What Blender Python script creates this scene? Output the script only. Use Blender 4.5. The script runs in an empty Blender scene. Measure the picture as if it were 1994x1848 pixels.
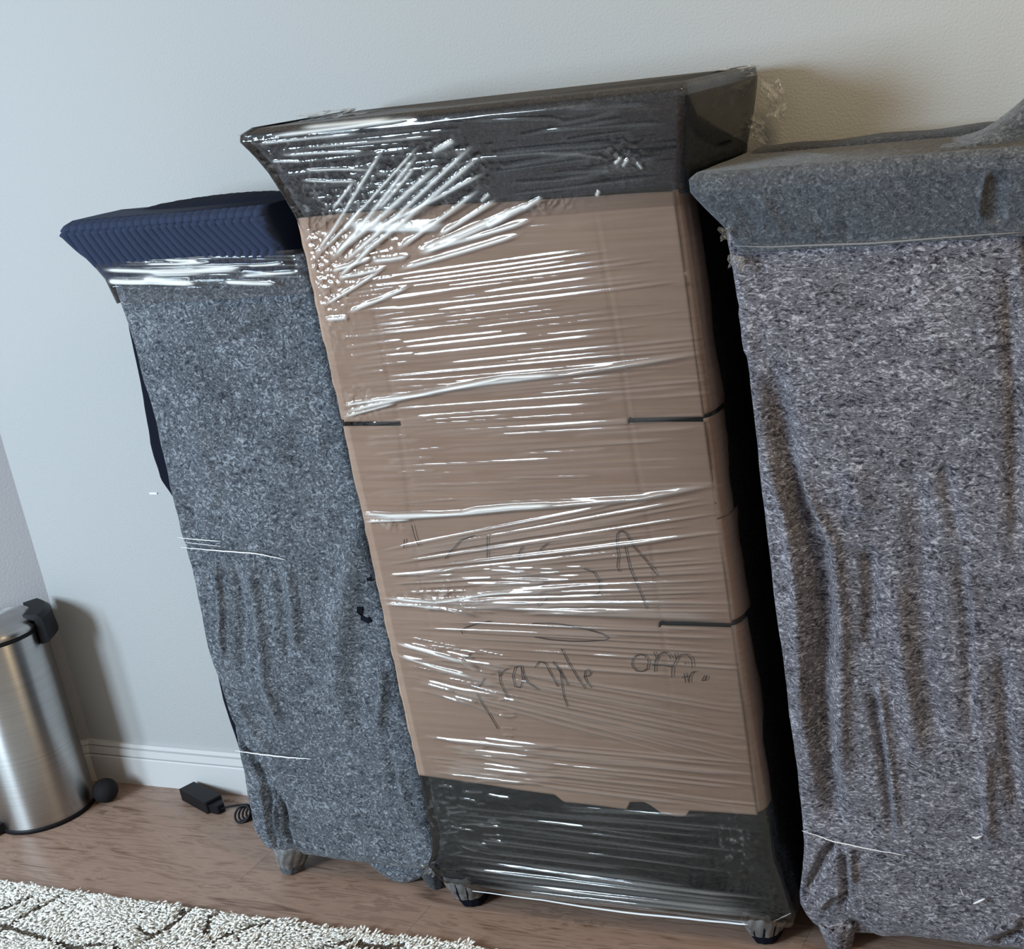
import bpy, math, random
import numpy as np
from mathutils import Matrix, Vector
random.seed(7); RNG = np.random.RandomState(7)
scene = bpy.context.scene
COL = scene.collection

# ------------------------------------------------------------------ camera (solved from the vanishing points of the room)
VA = np.array([-5671.5, 926.1]); VB = np.array([2505.3, 9277.5]); PP = np.array([1450.0, 924.0])
F = math.sqrt(-(VA - PP) @ (VB - PP))
_a = np.r_[VA - PP, F]; _a /= np.linalg.norm(_a)
_b = np.r_[VB - PP, F]; _b /= np.linalg.norm(_b)
MC = np.array([-_a, np.cross(-_b, -_a), -_b])           # camera (right, down, forward) -> room axes
EYE = np.array([0.0, 0.0, 1.6])
cam_data = bpy.data.cameras.new('camera'); cam = bpy.data.objects.new('camera', cam_data); COL.objects.link(cam)
cam_data.sensor_fit = 'HORIZONTAL'; cam_data.sensor_width = 36.0
cam_data.lens = F * 36.0 / 1994.0
cam_data.shift_x = (997.0 - PP[0]) / 1994.0
cam_data.clip_start = 0.05; cam_data.clip_end = 50
r_, d_, f_ = MC[:, 0], MC[:, 1], MC[:, 2]
m = Matrix(((r_[0], -d_[0], -f_[0], 0), (r_[1], -d_[1], -f_[1], 0), (r_[2], -d_[2], -f_[2], EYE[2]), (0, 0, 0, 1)))
cam.matrix_world = m
scene.camera = cam

# ------------------------------------------------------------------ light
world = bpy.data.worlds.new('world'); scene.world = world; world.use_nodes = True
bg = world.node_tree.nodes['Background']
bg.inputs['Color'].default_value = (1.0, 0.90, 0.80, 1); bg.inputs['Strength'].default_value = 0.40
def area(name, loc, target, sx, sy, power, color):
    l = bpy.data.lights.new(name, 'AREA'); l.shape = 'RECTANGLE'; l.size = sx; l.size_y = sy
    l.energy = power; l.color = color
    o = bpy.data.objects.new(name, l); COL.objects.link(o); o.location = loc
    o.rotation_euler = (Vector(target) - Vector(loc)).to_track_quat('-Z', 'Y').to_euler()
    return o
area('window_light', (-3.25, -1.25, 1.8), (-1.6, 2.0, 1.0), 0.85, 1.25, 137, (0.67, 0.845, 1.0))
area('side_window_light', (-4.05, -0.75, 1.75), (-1.8, 2.0, 1.0), 0.35, 1.25, 60, (0.62, 0.83, 1.0))
area('ceiling_lamp_light', (0.15, 1.15, 2.75), (-0.15, 2.3, 1.6), 0.5, 0.5, 17, (1.0, 0.76, 0.40))
scene.view_settings.view_transform = 'Standard'; scene.view_settings.look = 'None'
scene.view_settings.exposure = 0.0; scene.view_settings.gamma = 1.0
scene.view_settings.use_curve_mapping = False

# ------------------------------------------------------------------ helpers
def at(x, y, Y):
    r = MC @ np.array([x - PP[0], y - PP[1], F]); p = EYE + r * Y / r[1]; return p[0], p[2]
def on_floor(x, y, z=0.0):
    r = MC @ np.array([x - PP[0], y - PP[1], F]); p = EYE + r * (z - EYE[2]) / r[2]; return p[0], p[1]
def line(pts, Y): return [at(x, y, Y) for x, y in pts]
def ss(t): t = np.clip(t, 0, 1); return t * t * (3 - 2 * t)
def vnoise(x, y, s, seed=0):
    """smooth value noise in -1..1 with feature size s (sx, sy)"""
    sx, sy = (s, s) if not isinstance(s, tuple) else s
    tab = np.random.RandomState(seed + 11).uniform(-1, 1, (128, 128))
    u = np.asarray(x) / sx + 900; v = np.asarray(y) / sy + 900
    iu = np.floor(u).astype(int); iv = np.floor(v).astype(int); fu = ss(u - iu); fv = ss(v - iv)
    g = lambda a, b: tab[(iu + a) % 128, (iv + b) % 128]
    return (g(0, 0) * (1 - fu) + g(1, 0) * fu) * (1 - fv) + (g(0, 1) * (1 - fu) + g(1, 1) * fu) * fv
def ridges(X, Z, items):
    """items: (polyline [(x,z)..], half width, amplitude); a smooth crest along each polyline"""
    Hh = np.zeros_like(X)
    for pts, w, amp in items:
        best = np.zeros_like(X); n = len(pts) - 1
        for i in range(n):
            ax, az = pts[i]; bx, bz = pts[i + 1]
            mask = (X > min(ax, bx) - 3 * w) & (X < max(ax, bx) + 3 * w) & (Z > min(az, bz) - 3 * w) & (Z < max(az, bz) + 3 * w)
            if not mask.any(): continue
            x = X[mask]; z = Z[mask]; L2 = (bx - ax) ** 2 + (bz - az) ** 2 + 1e-12
            t = ((x - ax) * (bx - ax) + (z - az) * (bz - az)) / L2; tc = np.clip(t, 0, 1)
            d2 = (x - ax - tc * (bx - ax)) ** 2 + (z - az - tc * (bz - az)) ** 2
            g = (i + tc) / n; taper = ss(np.minimum(g, 1 - g) * 5 + 0.12)
            best[mask] = np.maximum(best[mask], np.exp(-d2 / (w * w)) * taper)
        Hh += amp * best
    return Hh

def mesh_obj(name, V, Fc, mat, parent=None, smooth=True, origin=None, attr=None, mats=None, midx=None):
    V = np.asarray(V, dtype=float)
    if parent is not None: V = V - ORG[parent.name]
    elif origin is not None: V = V - np.array(origin)
    me = bpy.data.meshes.new(name)
    if isinstance(Fc, np.ndarray):
        k = Fc.shape[1]; me.vertices.add(len(V)); me.vertices.foreach_set('co', V.astype(np.float32).ravel())
        me.loops.add(Fc.size); me.loops.foreach_set('vertex_index', Fc.astype(np.int32).ravel())
        me.polygons.add(len(Fc)); me.polygons.foreach_set('loop_start', np.arange(0, Fc.size, k, dtype=np.int32))
        me.update(calc_edges=True)
    else:
        me.from_pydata([tuple(v) for v in V], [], Fc)
    me.validate()
    if smooth: me.polygons.foreach_set('use_smooth', np.ones(len(me.polygons), dtype=bool))
    for mm in (mats or [mat]): me.materials.append(mm)
    if midx is not None: me.polygons.foreach_set('material_index', np.asarray(midx, dtype=np.int32))
    if attr is not None:
        a = me.attributes.new('crease', 'FLOAT', 'POINT'); a.data.foreach_set('value', np.asarray(attr, dtype=np.float32))
    me.update()
    o = bpy.data.objects.new(name, me); COL.objects.link(o)
    if parent is not None: o.parent = parent
    elif origin is not None: o.location = origin
    return o
ORG = {}
def thing(name, loc, label, cat, group=None):
    o = bpy.data.objects.new(name, None); COL.objects.link(o); o.location = loc; o.empty_display_size = 0.1
    ORG[o.name] = np.array(loc, dtype=float); o['label'] = label; o['category'] = cat
    if group: o['group'] = group
    return o
def sub(o, parent):
    """make o a sub-part of the part `parent` (both live in the same local frame)"""
    o.parent = parent; return o
def box_v(x0, x1, y0, y1, z0, z1):
    return [(x0,y0,z0),(x1,y0,z0),(x1,y1,z0),(x0,y1,z0),(x0,y0,z1),(x1,y0,z1),(x1,y1,z1),(x0,y1,z1)]
BOXF = [(0,3,2,1),(4,5,6,7),(0,1,5,4),(1,2,6,5),(2,3,7,6),(3,0,4,7)]
def grid_faces(n, mcols, closed=False):
    i = np.arange(n - 1)[:, None]; j = np.arange(mcols if closed else mcols - 1)[None, :]; j2 = (j + 1) % mcols
    return np.stack([i * mcols + j, i * mcols + j2, (i + 1) * mcols + j2, (i + 1) * mcols + j], -1).reshape(-1, 4)
def interp(z, pts):
    pts = sorted(pts); return np.interp(z, [p[0] for p in pts], [p[1] for p in pts])
def shell(name, zs, xl, xr, yf, yb, r, nf, ns, mat, parent, disp=None, caps=True, attr=None, back=True, noise=0.0, seed=1, ztop=None):
    """vertical wrap round a cabinet: per height a ring left side > front > right side; disp(X,Z) pushes the front out"""
    zs = np.asarray(zs, float); n = len(zs)
    xl, xr, yf, yb, r = [np.broadcast_to(np.asarray(q, float), (n,)) for q in (xl, xr, yf, yb, r)]
    cols = []; nrm = []
    for k in range(ns):
        t = k / (ns); cols.append((xl, yb + (yf + r - yb) * t)); nrm.append((-1.0, 0.0))
    for k in range(6):
        a = math.pi / 2 * k / 6; cols.append((xl + r * (1 - math.cos(a)), yf + r * (1 - math.sin(a)))); nrm.append((-math.cos(a), -math.sin(a)))
    for k in range(nf + 1):
        t = k / nf; cols.append((xl + r + (xr - xl - 2 * r) * t, yf)); nrm.append((0.0, -1.0))
    for k in range(1, 7):
        a = math.pi / 2 * k / 6; cols.append((xr - r * (1 - math.sin(a)), yf + r * (1 - math.cos(a)))); nrm.append((math.sin(a), -math.cos(a)))
    for k in range(1, ns + 1):
        t = k / ns; cols.append((xr, yf + r + (yb - yf - r) * t)); nrm.append((1.0, 0.0))
    X = np.stack([c[0] for c in cols], 1); Y = np.stack([c[1] for c in cols], 1); Z = np.repeat(zs[:, None], len(cols), 1)
    NX = np.array([q[0] for q in nrm])[None, :]; NY = np.array([q[1] for q in nrm])[None, :]
    A = np.zeros_like(X)
    d = np.zeros_like(X)
    if disp is not None:
        res = disp(X, Z)
        if isinstance(res, tuple): res, A = res
        d = res * np.clip(-NY, 0, 1)
    if noise:
        S = X + 1.7 * Y
        d = d + noise * (vnoise(S, Z, 0.06, seed) + 0.5 * vnoise(S, Z, 0.025, seed + 1)) * (0.35 + 0.65 * np.abs(NX))
    X = X + NX * d; Y = Y + NY * d
    if ztop is not None: Z = Z + ztop(X, Z)
    V = np.stack([X, Y, Z], -1).reshape(-1, 3); m_ = X.shape[1]
    Fc = grid_faces(n, m_, closed=back)
    A = A.reshape(-1)
    if caps:
        for row, flip in ((0, True), (n - 1, False)):
            idx = np.arange(m_) + row * m_; c = V[idx].mean(0); V = np.vstack([V, c]); A = np.append(A, 0); ci = len(V) - 1
            nx = np.roll(idx, -1)
            q = np.stack([idx, nx, np.full(m_, ci), np.full(m_, ci)], -1)
            # degenerate quads become triangles through from-list path
            if row == 0: capf = [(int(b), int(a_), ci) for a_, b in zip(idx, nx)]
            else: capf2 = [(int(a_), int(b), ci) for a_, b in zip(idx, nx)]
        Fl = [tuple(int(t) for t in f) for f in Fc] + capf + capf2
        return mesh_obj(name, V, Fl, mat, parent, attr=A if attr else None)
    return mesh_obj(name, V, Fc, mat, parent, attr=A if attr else None)

def tube(pts, rad, seg=6, closed=False):
    P = [Vector(p) for p in pts]; n = len(P); V = []; Fc = []
    rads = rad if isinstance(rad, (list, tuple)) else [rad] * n
    up = Vector((0, 0, 1))
    for i, p in enumerate(P):
        t = (P[min(i + 1, n - 1)] - P[max(i - 1, 0)]) if not closed else (P[(i + 1) % n] - P[i - 1])
        t.normalize(); s = t.cross(up)
        if s.length < 1e-3: s = t.cross(Vector((1, 0, 0)))
        s.normalize(); u = s.cross(t)
        for k in range(seg):
            a = 2 * math.pi * k / seg; V.append(p + (s * math.cos(a) + u * math.sin(a)) * rads[i])
    for i in range(n if closed else n - 1):
        for k in range(seg):
            a = i * seg; b = ((i + 1) % n) * seg; k2 = (k + 1) % seg
            Fc.append((a + k, a + k2, b + k2, b + k))
    if not closed: Fc.append(tuple(range(seg))[::-1]); Fc.append(tuple((n - 1) * seg + k for k in range(seg)))
    return [tuple(v) for v in V], Fc
def join(parts):
    V = []; Fc = []
    for v, f in parts:
        o = len(V); V += list(v); Fc += [tuple(o + i for i in q) for q in f]
    return V, Fc
def lathe(prof, c, seg=40, cap=True, wob=None):
    V = []; Fc = []; n = len(prof)
    for i, (r, z) in enumerate(prof):
        for k in range(seg):
            a = 2 * math.pi * k / seg; rr = r * (1 + (wob(a, z) if wob else 0)); V.append((c[0] + rr * math.cos(a), c[1] + rr * math.sin(a), c[2] + z))
    for i in range(n - 1):
        for k in range(seg):
            k2 = (k + 1) % seg; Fc.append((i * seg + k, i * seg + k2, (i + 1) * seg + k2, (i + 1) * seg + k))
    if cap: Fc.append(tuple(range(seg))[::-1]); Fc.append(tuple((n - 1) * seg + k for k in range(seg)))
    return V, Fc
def ribbon(pts2, Y, w, th=0.0006):
    """flat pen stroke on the plane y=Y"""
    V = []; Fc = []; n = len(pts2)
    for i in range(n):
        a = np.array(pts2[max(i - 1, 0)]); b = np.array(pts2[min(i + 1, n - 1)]); t = b - a; t = t / (np.linalg.norm(t) + 1e-9); nn = np.array([-t[1], t[0]]) * w / 2
        p = np.array(pts2[i])
        for s in (1, -1):
            q = p + nn * s; V.append((q[0], Y, q[1])); V.append((q[0], Y + th, q[1]))
    for i in range(n - 1):
        a = 4 * i; b = 4 * (i + 1); Fc += [(a, a + 2, b + 2, b), (a, b, b + 1, a + 1), (a + 2, a + 3, b + 3, b + 2)]
    return V, Fc

# ------------------------------------------------------------------ materials
def new_mat(name):
    mt = bpy.data.materials.new(name); mt.use_nodes = True; nt = mt.node_tree; b = nt.nodes['Principled BSDF']; return mt, nt, b
def nd(nt, t, **kw):
    n = nt.nodes.new(t)
    for k, v in kw.items():
        if k in n.inputs: n.inputs[k].default_value = v
        else: setattr(n, k, v)
    return n
def simple(name, col, rough=0.6, metal=0.0, spec=0.5, bump=0.0, bscale=200):
    mt, nt, b = new_mat(name); b.inputs['Base Color'].default_value = (*col, 1); b.inputs['Roughness'].default_value = rough
    b.inputs['Metallic'].default_value = metal; b.inputs['Specular IOR Level'].default_value = spec
    if bump:
        tc = nd(nt, 'ShaderNodeTexCoord'); no = nd(nt, 'ShaderNodeTexNoise', Scale=bscale, Detail=3.0); bp = nd(nt, 'ShaderNodeBump', Strength=bump, Distance=0.002)
        nt.links.new(tc.outputs['Object'], no.inputs['Vector']); nt.links.new(no.outputs['Fac'], bp.inputs['Height']); nt.links.new(bp.outputs['Normal'], b.inputs['Normal'])
    return mt
def ramp(nt, stops):
    r = nd(nt, 'ShaderNodeValToRGB'); e = r.color_ramp.elements
    while len(e) < len(stops): e.new(0.5)
    for i, (p, c) in enumerate(stops): e[i].position = p; e[i].color = (*c, 1)
    return r
def felt(name, dark, mid, light, scale=95.0, tint=None, stretch=(1, 1, 1.25)):
    mt, nt, b = new_mat(name); tc = nd(nt, 'ShaderNodeTexCoord'); mp = nd(nt, 'ShaderNodeMapping'); mp.inputs['Scale'].default_value = stretch
    n1 = nd(nt, 'ShaderNodeTexNoise', Scale=scale, Detail=3.0, Roughness=0.62, Distortion=2.6)
    n2 = nd(nt, 'ShaderNodeTexNoise', Scale=scale * 2.3, Detail=2.0, Roughness=0.6, Distortion=1.6)
    n3 = nd(nt, 'ShaderNodeTexNoise', Scale=9.0, Detail=2.0)
    L = nt.links.new
    L(tc.outputs['Object'], mp.inputs['Vector'])
    for n in (n1, n2, n3): L(mp.outputs['Vector'], n.inputs['Vector'])
    mix = nd(nt, 'ShaderNodeMix', data_type='FLOAT'); mix.inputs[0].default_value = 0.42
    L(n1.outputs['Fac'], mix.inputs[2]); L(n2.outputs['Fac'], mix.inputs[3])
    ad = nd(nt, 'ShaderNodeMath', operation='MULTIPLY_ADD'); ad.inputs[1].default_value = 0.10; ad.inputs[2].default_value = -0.05
    L(n3.outputs['Fac'], ad.inputs[0]); ad2 = nd(nt, 'ShaderNodeMath', operation='ADD'); L(mix.outputs[0], ad2.inputs[0]); L(ad.outputs[0], ad2.inputs[1])
    rp = ramp(nt, [(0.40, dark), (0.475, mid), (0.525, mid), (0.615, light)]); L(ad2.outputs[0], rp.inputs['Fac'])
    L(rp.outputs['Color'], b.inputs['Base Color'])
    bp = nd(nt, 'ShaderNodeBump', Strength=0.9, Distance=0.004); L(ad2.outputs[0], bp.inputs['Height']); L(bp.outputs['Normal'], b.inputs['Normal'])
    b.inputs['Roughness'].default_value = 0.95; b.inputs['Specular IOR Level'].default_value = 0.15
    b.inputs['Sheen Weight'].default_value = 0.15
    return mt
M_felt_l = felt('felt_blue_grey', (0.020, 0.025, 0.036), (0.084, 0.094, 0.110), (0.27, 0.295, 0.33), scale=60)
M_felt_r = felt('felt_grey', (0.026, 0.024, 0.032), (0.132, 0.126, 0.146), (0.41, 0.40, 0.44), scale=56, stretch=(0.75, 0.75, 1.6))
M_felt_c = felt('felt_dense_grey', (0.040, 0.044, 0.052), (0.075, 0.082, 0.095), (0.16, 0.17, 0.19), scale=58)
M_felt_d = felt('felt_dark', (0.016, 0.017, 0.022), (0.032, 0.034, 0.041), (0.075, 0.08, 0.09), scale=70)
M_navy = simple('navy_quilt', (0.024, 0.034, 0.068), 0.85, spec=0.2, bump=0.3, bscale=400)
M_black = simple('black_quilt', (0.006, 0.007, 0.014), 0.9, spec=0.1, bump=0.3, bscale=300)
M_char = simple('charcoal_quilt', (0.010, 0.0105, 0.013), 0.85, spec=0.2, bump=0.4, bscale=350)
M_hem = simple('pale_grey_hem', (0.22, 0.225, 0.24), 0.9, spec=0.1, bump=0.5, bscale=500)
M_quilt_dark = simple('dark_navy_quilt', (0.010, 0.013, 0.024), 0.9, spec=0.1, bump=0.4, bscale=350)
M_rubber = simple('black_plastic', (0.006, 0.006, 0.008), 0.5, spec=0.22)
M_ball = simple('dark_rubber', (0.013, 0.012, 0.014), 0.8, spec=0.2, bump=0.6, bscale=500)
M_ink = simple('marker_ink', (0.015, 0.006, 0.005), 0.6)
M_white = simple('white_gloss_paint', (0.58, 0.57, 0.56), 0.4)
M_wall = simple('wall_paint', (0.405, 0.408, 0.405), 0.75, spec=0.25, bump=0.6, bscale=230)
M_scrap = simple('pale_scrap', (0.62, 0.42, 0.32), 0.6)

def cardboard():
    mt, nt, b = new_mat('cardboard'); L = nt.links.new; tc = nd(nt, 'ShaderNodeTexCoord')
    mp = nd(nt, 'ShaderNodeMapping'); mp.inputs['Scale'].default_value = (3, 3, 150); L(tc.outputs['Object'], mp.inputs['Vector'])
    n = nd(nt, 'ShaderNodeTexNoise', Scale=1.0, Detail=3.0); L(mp.outputs['Vector'], n.inputs['Vector'])
    n2 = nd(nt, 'ShaderNodeTexNoise', Scale=6.0, Detail=5.0, Roughness=0.6); L(tc.outputs['Object'], n2.inputs['Vector'])
    mx = nd(nt, 'ShaderNodeMix', data_type='FLOAT'); mx.inputs[0].default_value = 0.5; L(n.outputs['Fac'], mx.inputs[2]); L(n2.outputs['Fac'], mx.inputs[3])
    rp = ramp(nt, [(0.3, (0.325, 0.212, 0.150)), (0.5, (0.372, 0.248, 0.180)), (0.7, (0.415, 0.282, 0.207))]); L(mx.outputs[0], rp.inputs['Fac']); L(rp.outputs['Color'], b.inputs['Base Color'])
    bp = nd(nt, 'ShaderNodeBump', Strength=0.25, Distance=0.0015); L(n.outputs['Fac'], bp.inputs['Height']); L(bp.outputs['Normal'], b.inputs['Normal'])
    b.inputs['Roughness'].default_value = 0.8; b.inputs['Specular IOR Level'].default_value = 0.25
    return mt
M_card = cardboard()
def film(name, haze0=0.004, haze1=0.24, refl=1.35, rough=0.07):
    mt, nt, b = new_mat(name); nt.nodes.remove(b); L = nt.links.new; out = nt.nodes['Material Output']
    tr = nd(nt, 'ShaderNodeBsdfTransparent'); gl = nd(nt, 'ShaderNodeBsdfGlossy'); gl.inputs['Roughness'].default_value = rough
    fr = nd(nt, 'ShaderNodeFresnel', IOR=1.5); mu = nd(nt, 'ShaderNodeMath', operation='MULTIPLY'); mu.inputs[1].default_value = refl; mu.use_clamp = True
    L(fr.outputs[0], mu.inputs[0]); m1 = nd(nt, 'ShaderNodeMixShader'); L(mu.outputs[0], m1.inputs[0]); L(tr.outputs[0], m1.inputs[1]); L(gl.outputs[0], m1.inputs[2])
    df = nd(nt, 'ShaderNodeBsdfDiffuse'); df.inputs['Color'].default_value = (0.86, 0.86, 0.84, 1)
    at_ = nd(nt, 'ShaderNodeAttribute', attribute_name='crease'); mr = nd(nt, 'ShaderNodeMath', operation='MULTIPLY_ADD'); mr.use_clamp = True
    mr.inputs[1].default_value = haze1; mr.inputs[2].default_value = haze0; L(at_.outputs['Fac'], mr.inputs[0])
    m2 = nd(nt, 'ShaderNodeMixShader'); L(mr.outputs[0], m2.inputs[0]); L(m1.outputs[0], m2.inputs[1]); L(df.outputs[0], m2.inputs[2]); L(m2.outputs[0], out.inputs['Surface'])
    return mt
M_film = film('stretch_film'); M_film3 = film('thin_film', 0.0, 0.3, 0.9, 0.12); M_film2 = film('crumpled_film', 0.07, 0.14, 1.6, 0.10)
M_strand = simple('film_strand', (0.80, 0.82, 0.84), 0.22)

def wood():
    mt, nt, b = new_mat('wood_laminate'); L = nt.links.new; tc = nd(nt, 'ShaderNodeTexCoord'); oi = nd(nt, 'ShaderNodeObjectInfo')
    ml = nd(nt, 'ShaderNodeVectorMath', operation='MULTIPLY_ADD'); ml.inputs[1].default_value = (2.2, 12, 12)
    cb = nd(nt, 'ShaderNodeCombineXYZ'); m3 = nd(nt, 'ShaderNodeMath', operation='MULTIPLY'); m3.inputs[1].default_value = 37.0; L(oi.outputs['Random'], m3.inputs[0])
    for k in range(3): L(m3.outputs[0], cb.inputs[k])
    L(tc.outputs['Object'], ml.inputs[0]); L(cb.outputs[0], ml.inputs[2])
    n = nd(nt, 'ShaderNodeTexNoise', Scale=2.0, Detail=6.0, Roughness=0.62, Distortion=1.2); L(ml.outputs[0], n.inputs['Vector'])
    ml2 = nd(nt, 'ShaderNodeVectorMath', operation='MULTIPLY'); ml2.inputs[1].default_value = (3, 14, 1); L(ml.outputs[0], ml2.inputs[0])
    n2 = nd(nt, 'ShaderNodeTexNoise', Scale=1.2, Detail=3.0); L(ml2.outputs[0], n2.inputs['Vector'])
    mx = nd(nt, 'ShaderNodeMix', data_type='FLOAT'); mx.inputs[0].default_value = 0.25; L(n.outputs['Fac'], mx.inputs[2]); L(n2.outputs['Fac'], mx.inputs[3])
    rp = ramp(nt, [(0.36, (0.140, 0.084, 0.059)), (0.44, (0.285, 0.185, 0.137)), (0.52, (0.340, 0.226, 0.172)), (0.565, (0.225, 0.143, 0.105)), (0.66, (0.39, 0.27, 0.21))]); L(mx.outputs[0], rp.inputs['Fac'])
    L(rp.outputs['Color'], b.inputs['Base Color']); b.inputs['Roughness'].default_value = 0.42; b.inputs['Specular IOR Level'].default_value = 0.4
    bp = nd(nt, 'ShaderNodeBump', Strength=0.12, Distance=0.001); L(mx.outputs[0], bp.inputs['Height']); L(bp.outputs['Normal'], b.inputs['Normal'])
    return mt
M_wood = wood()
def steel():
    mt, nt, b = new_mat('brushed_steel'); L = nt.links.new; tc = nd(nt, 'ShaderNodeTexCoord'); mp = nd(nt, 'ShaderNodeMapping'); mp.inputs['Scale'].default_value = (1, 1, 220)
    n = nd(nt, 'ShaderNodeTexNoise', Scale=2.0, Detail=3.0); L(tc.outputs['Object'], mp.inputs['Vector']); L(mp.outputs['Vector'], n.inputs['Vector'])
    rp = ramp(nt, [(0.3, (0.42, 0.41, 0.40)), (0.7, (0.52, 0.51, 0.50))]); L(n.outputs['Fac'], rp.inputs['Fac']); L(rp.outputs['Color'], b.inputs['Base Color'])
    b.inputs['Metallic'].default_value = 1.0; b.inputs['Roughness'].default_value = 0.36; b.inputs['Anisotropic'].default_value = 0.92
    tg = nd(nt, 'ShaderNodeTangent', direction_type='RADIAL', axis='Z'); L(tg.outputs['Tangent'], b.inputs['Tangent']); b.inputs['Anisotropic Rotation'].default_value = 0.25
    return mt
M_steel = steel()
M_rug = simple('rug_wool', (0.88, 0.86, 0.81), 0.95, spec=0.1)
M_rug2 = simple('rug_wool_light', (0.93, 0.92, 0.88), 0.95, spec=0.1)
M_rugd = simple('rug_brown_line', (0.17, 0.14, 0.115), 0.95, spec=0.1)

# ------------------------------------------------------------------ setting
WY = 2.288; CX = -2.745
def structure(o): o['kind'] = 'structure'; return o
structure(mesh_obj('wall_back', box_v(CX - 0.05, 3.2, WY, WY + 0.1, 0, 2.7), BOXF, M_wall, smooth=False, origin=(0, WY, 0)))
LD = np.array([-0.850, -0.527]); LN = np.array([0.527, -0.850])          # left wall: direction away from the corner, and its room-side normal
def left_prism(s0, s1, d0, d1, z0, z1):
    c = np.array([CX, WY]); P = [c + LD * s + LN * d for s, d in ((s0, d0), (s1, d0), (s1, d1), (s0, d1))]
    return [(p[0], p[1], z) for z in (z0, z1) for p in P]
structure(mesh_obj('wall_left', left_prism(0, 1.5, 0, -0.1, 0, 2.7), [f[::-1] for f in BOXF], simple('wall_paint_side_shaded', (0.335, 0.325, 0.335), 0.75, spec=0.25, bump=0.6, bscale=230), smooth=False, origin=(CX, WY, 0)))  # this wall's shade is put into its darker base colour
fl = structure(mesh_obj('floor', box_v(-4.2, 3.2, -2.5, WY + 0.1, -0.05, -0.006), BOXF, simple('floor_underlay', (0.05, 0.03, 0.02), 0.9), smooth=False, origin=(0, 0, -0.006)))
ORG[fl.name] = np.array((0, 0, -0.006))
pw, plen = 0.152, 1.25
def plank_mesh(w, L_):
    b = 0.0002; V = []
    for z, i in ((-0.0058, 0), (-b, 0), (0, b)):
        V += [(i, i, z), (L_ - i, i, z), (L_ - i, w - i, z), (i, w - i, z)]
    Fc = [(0,3,2,1)]
    for k in range(2):
        for j in range(4): Fc.append((k*4+j, k*4+(j+1)%4, k*4+4+(j+1)%4, k*4+4+j))
    Fc.append((8,9,10,11)); me = bpy.data.meshes.new('plank'); me.from_pydata(V, [], Fc); me.materials.append(M_wood); me.update(); return me
pm = plank_mesh(pw - 0.0004, plen - 0.0004)
row = 0; y = WY - 0.012 - pw
while y > -0.6:
    off = [0.0, 0.43, 0.81, 0.22, 0.64][row % 5] * plen
    for k in range(6):
        o = bpy.data.objects.new('plank', pm); COL.objects.link(o); o.parent = fl
        o.location = (-4.2 - 0.9 + off + k * plen, y, 0.006)
    y -= pw; row += 1
def baseboard(name, along):
    prof = [(0, 0), (0.016, 0), (0.016, 0.070), (0.0145, 0.0730), (0.009, 0.0735), (0.009, 0.0770), (0.0145, 0.0775), (0.0125, 0.0945), (0.006, 0.0955), (0.006, 0.0985), (0.0105, 0.099), (0.0085, 0.1075), (0, 0.1085)]
    V = []; n = len(prof)
    for e in (0, 1):
        for d, z in prof: V.append(along(e, d, z))
    Fc = [(i, (i + 1) % n, n + (i + 1) % n, n + i) for i in range(n)] + [tuple(range(n))[::-1], tuple(range(n, 2 * n))]
    return structure(mesh_obj(name, V, Fc, M_white, smooth=False, origin=V[0]))
baseboard('baseboard_back', lambda e, d, z: ((CX + 0.003 * 0 if e == 0 else 3.2), WY - d, z))
baseboard('baseboard_left', lambda e, d, z: (CX + LD[0] * 1.4 * e + LN[0] * d * (0.5 if e == 0 else 1), WY + LD[1] * 1.4 * e + LN[1] * d, z))
# small white sliver on the wall
tx, tz = at(298, 961, WY - 0.003)
o = mesh_obj('wall_sliver', [(tx + a, WY + 0.0 - b, tz + c) for a in (-0.0105, 0.0105) for b in (0.0, 0.003) for c in (-0.002, 0.002)],
    [(0,1,3,2),(4,6,7,5),(0,4,5,1),(2,3,7,6),(0,2,6,4),(1,5,7,3)], M_strand, smooth=False, origin=(tx, WY, tz))
o['label'] = 'tiny white sliver on the wall left of the dark-edged grey wrapped cabinet'; o['category'] = 'tab'

# ------------------------------------------------------------------ rug
RY = 1.862
rug = thing('shaggy_rug', (-1.9, 1.2, 0), 'cream shaggy area rug with thin dark lattice lines on the wood floor', 'rug')
mesh_obj('rug_backing', box_v(-3.5, -0.3, 0.75, RY - 0.006, 0.0, 0.0025), BOXF, M_rugd, rug, smooth=False)
LAT = []
for seg in [[(0,1806),(60,1768),(130,1738)], [(0,1765),(40,1750),(70,1738)], [(255,1845),(300,1815),(350,1782),(372,1762)], [(270,1800),(290,1812)], [(345,1776),(356,1764)],
            [(395,1815),(410,1778),(430,1772)], [(412,1830),(440,1812),(470,1806),(490,1795),(512,1795),(520,1788)], [(0,1795),(60,1812),(130,1835),(180,1848)],
            [(590,1848),(680,1825),(740,1838),(800,1848)], [(640,1848),(700,1836),(780,1833)], [(130,1838),(200,1832),(255,1848)]]:
    LAT.append([on_floor(x, y_, 0.014) for x, y_ in seg])
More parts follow.
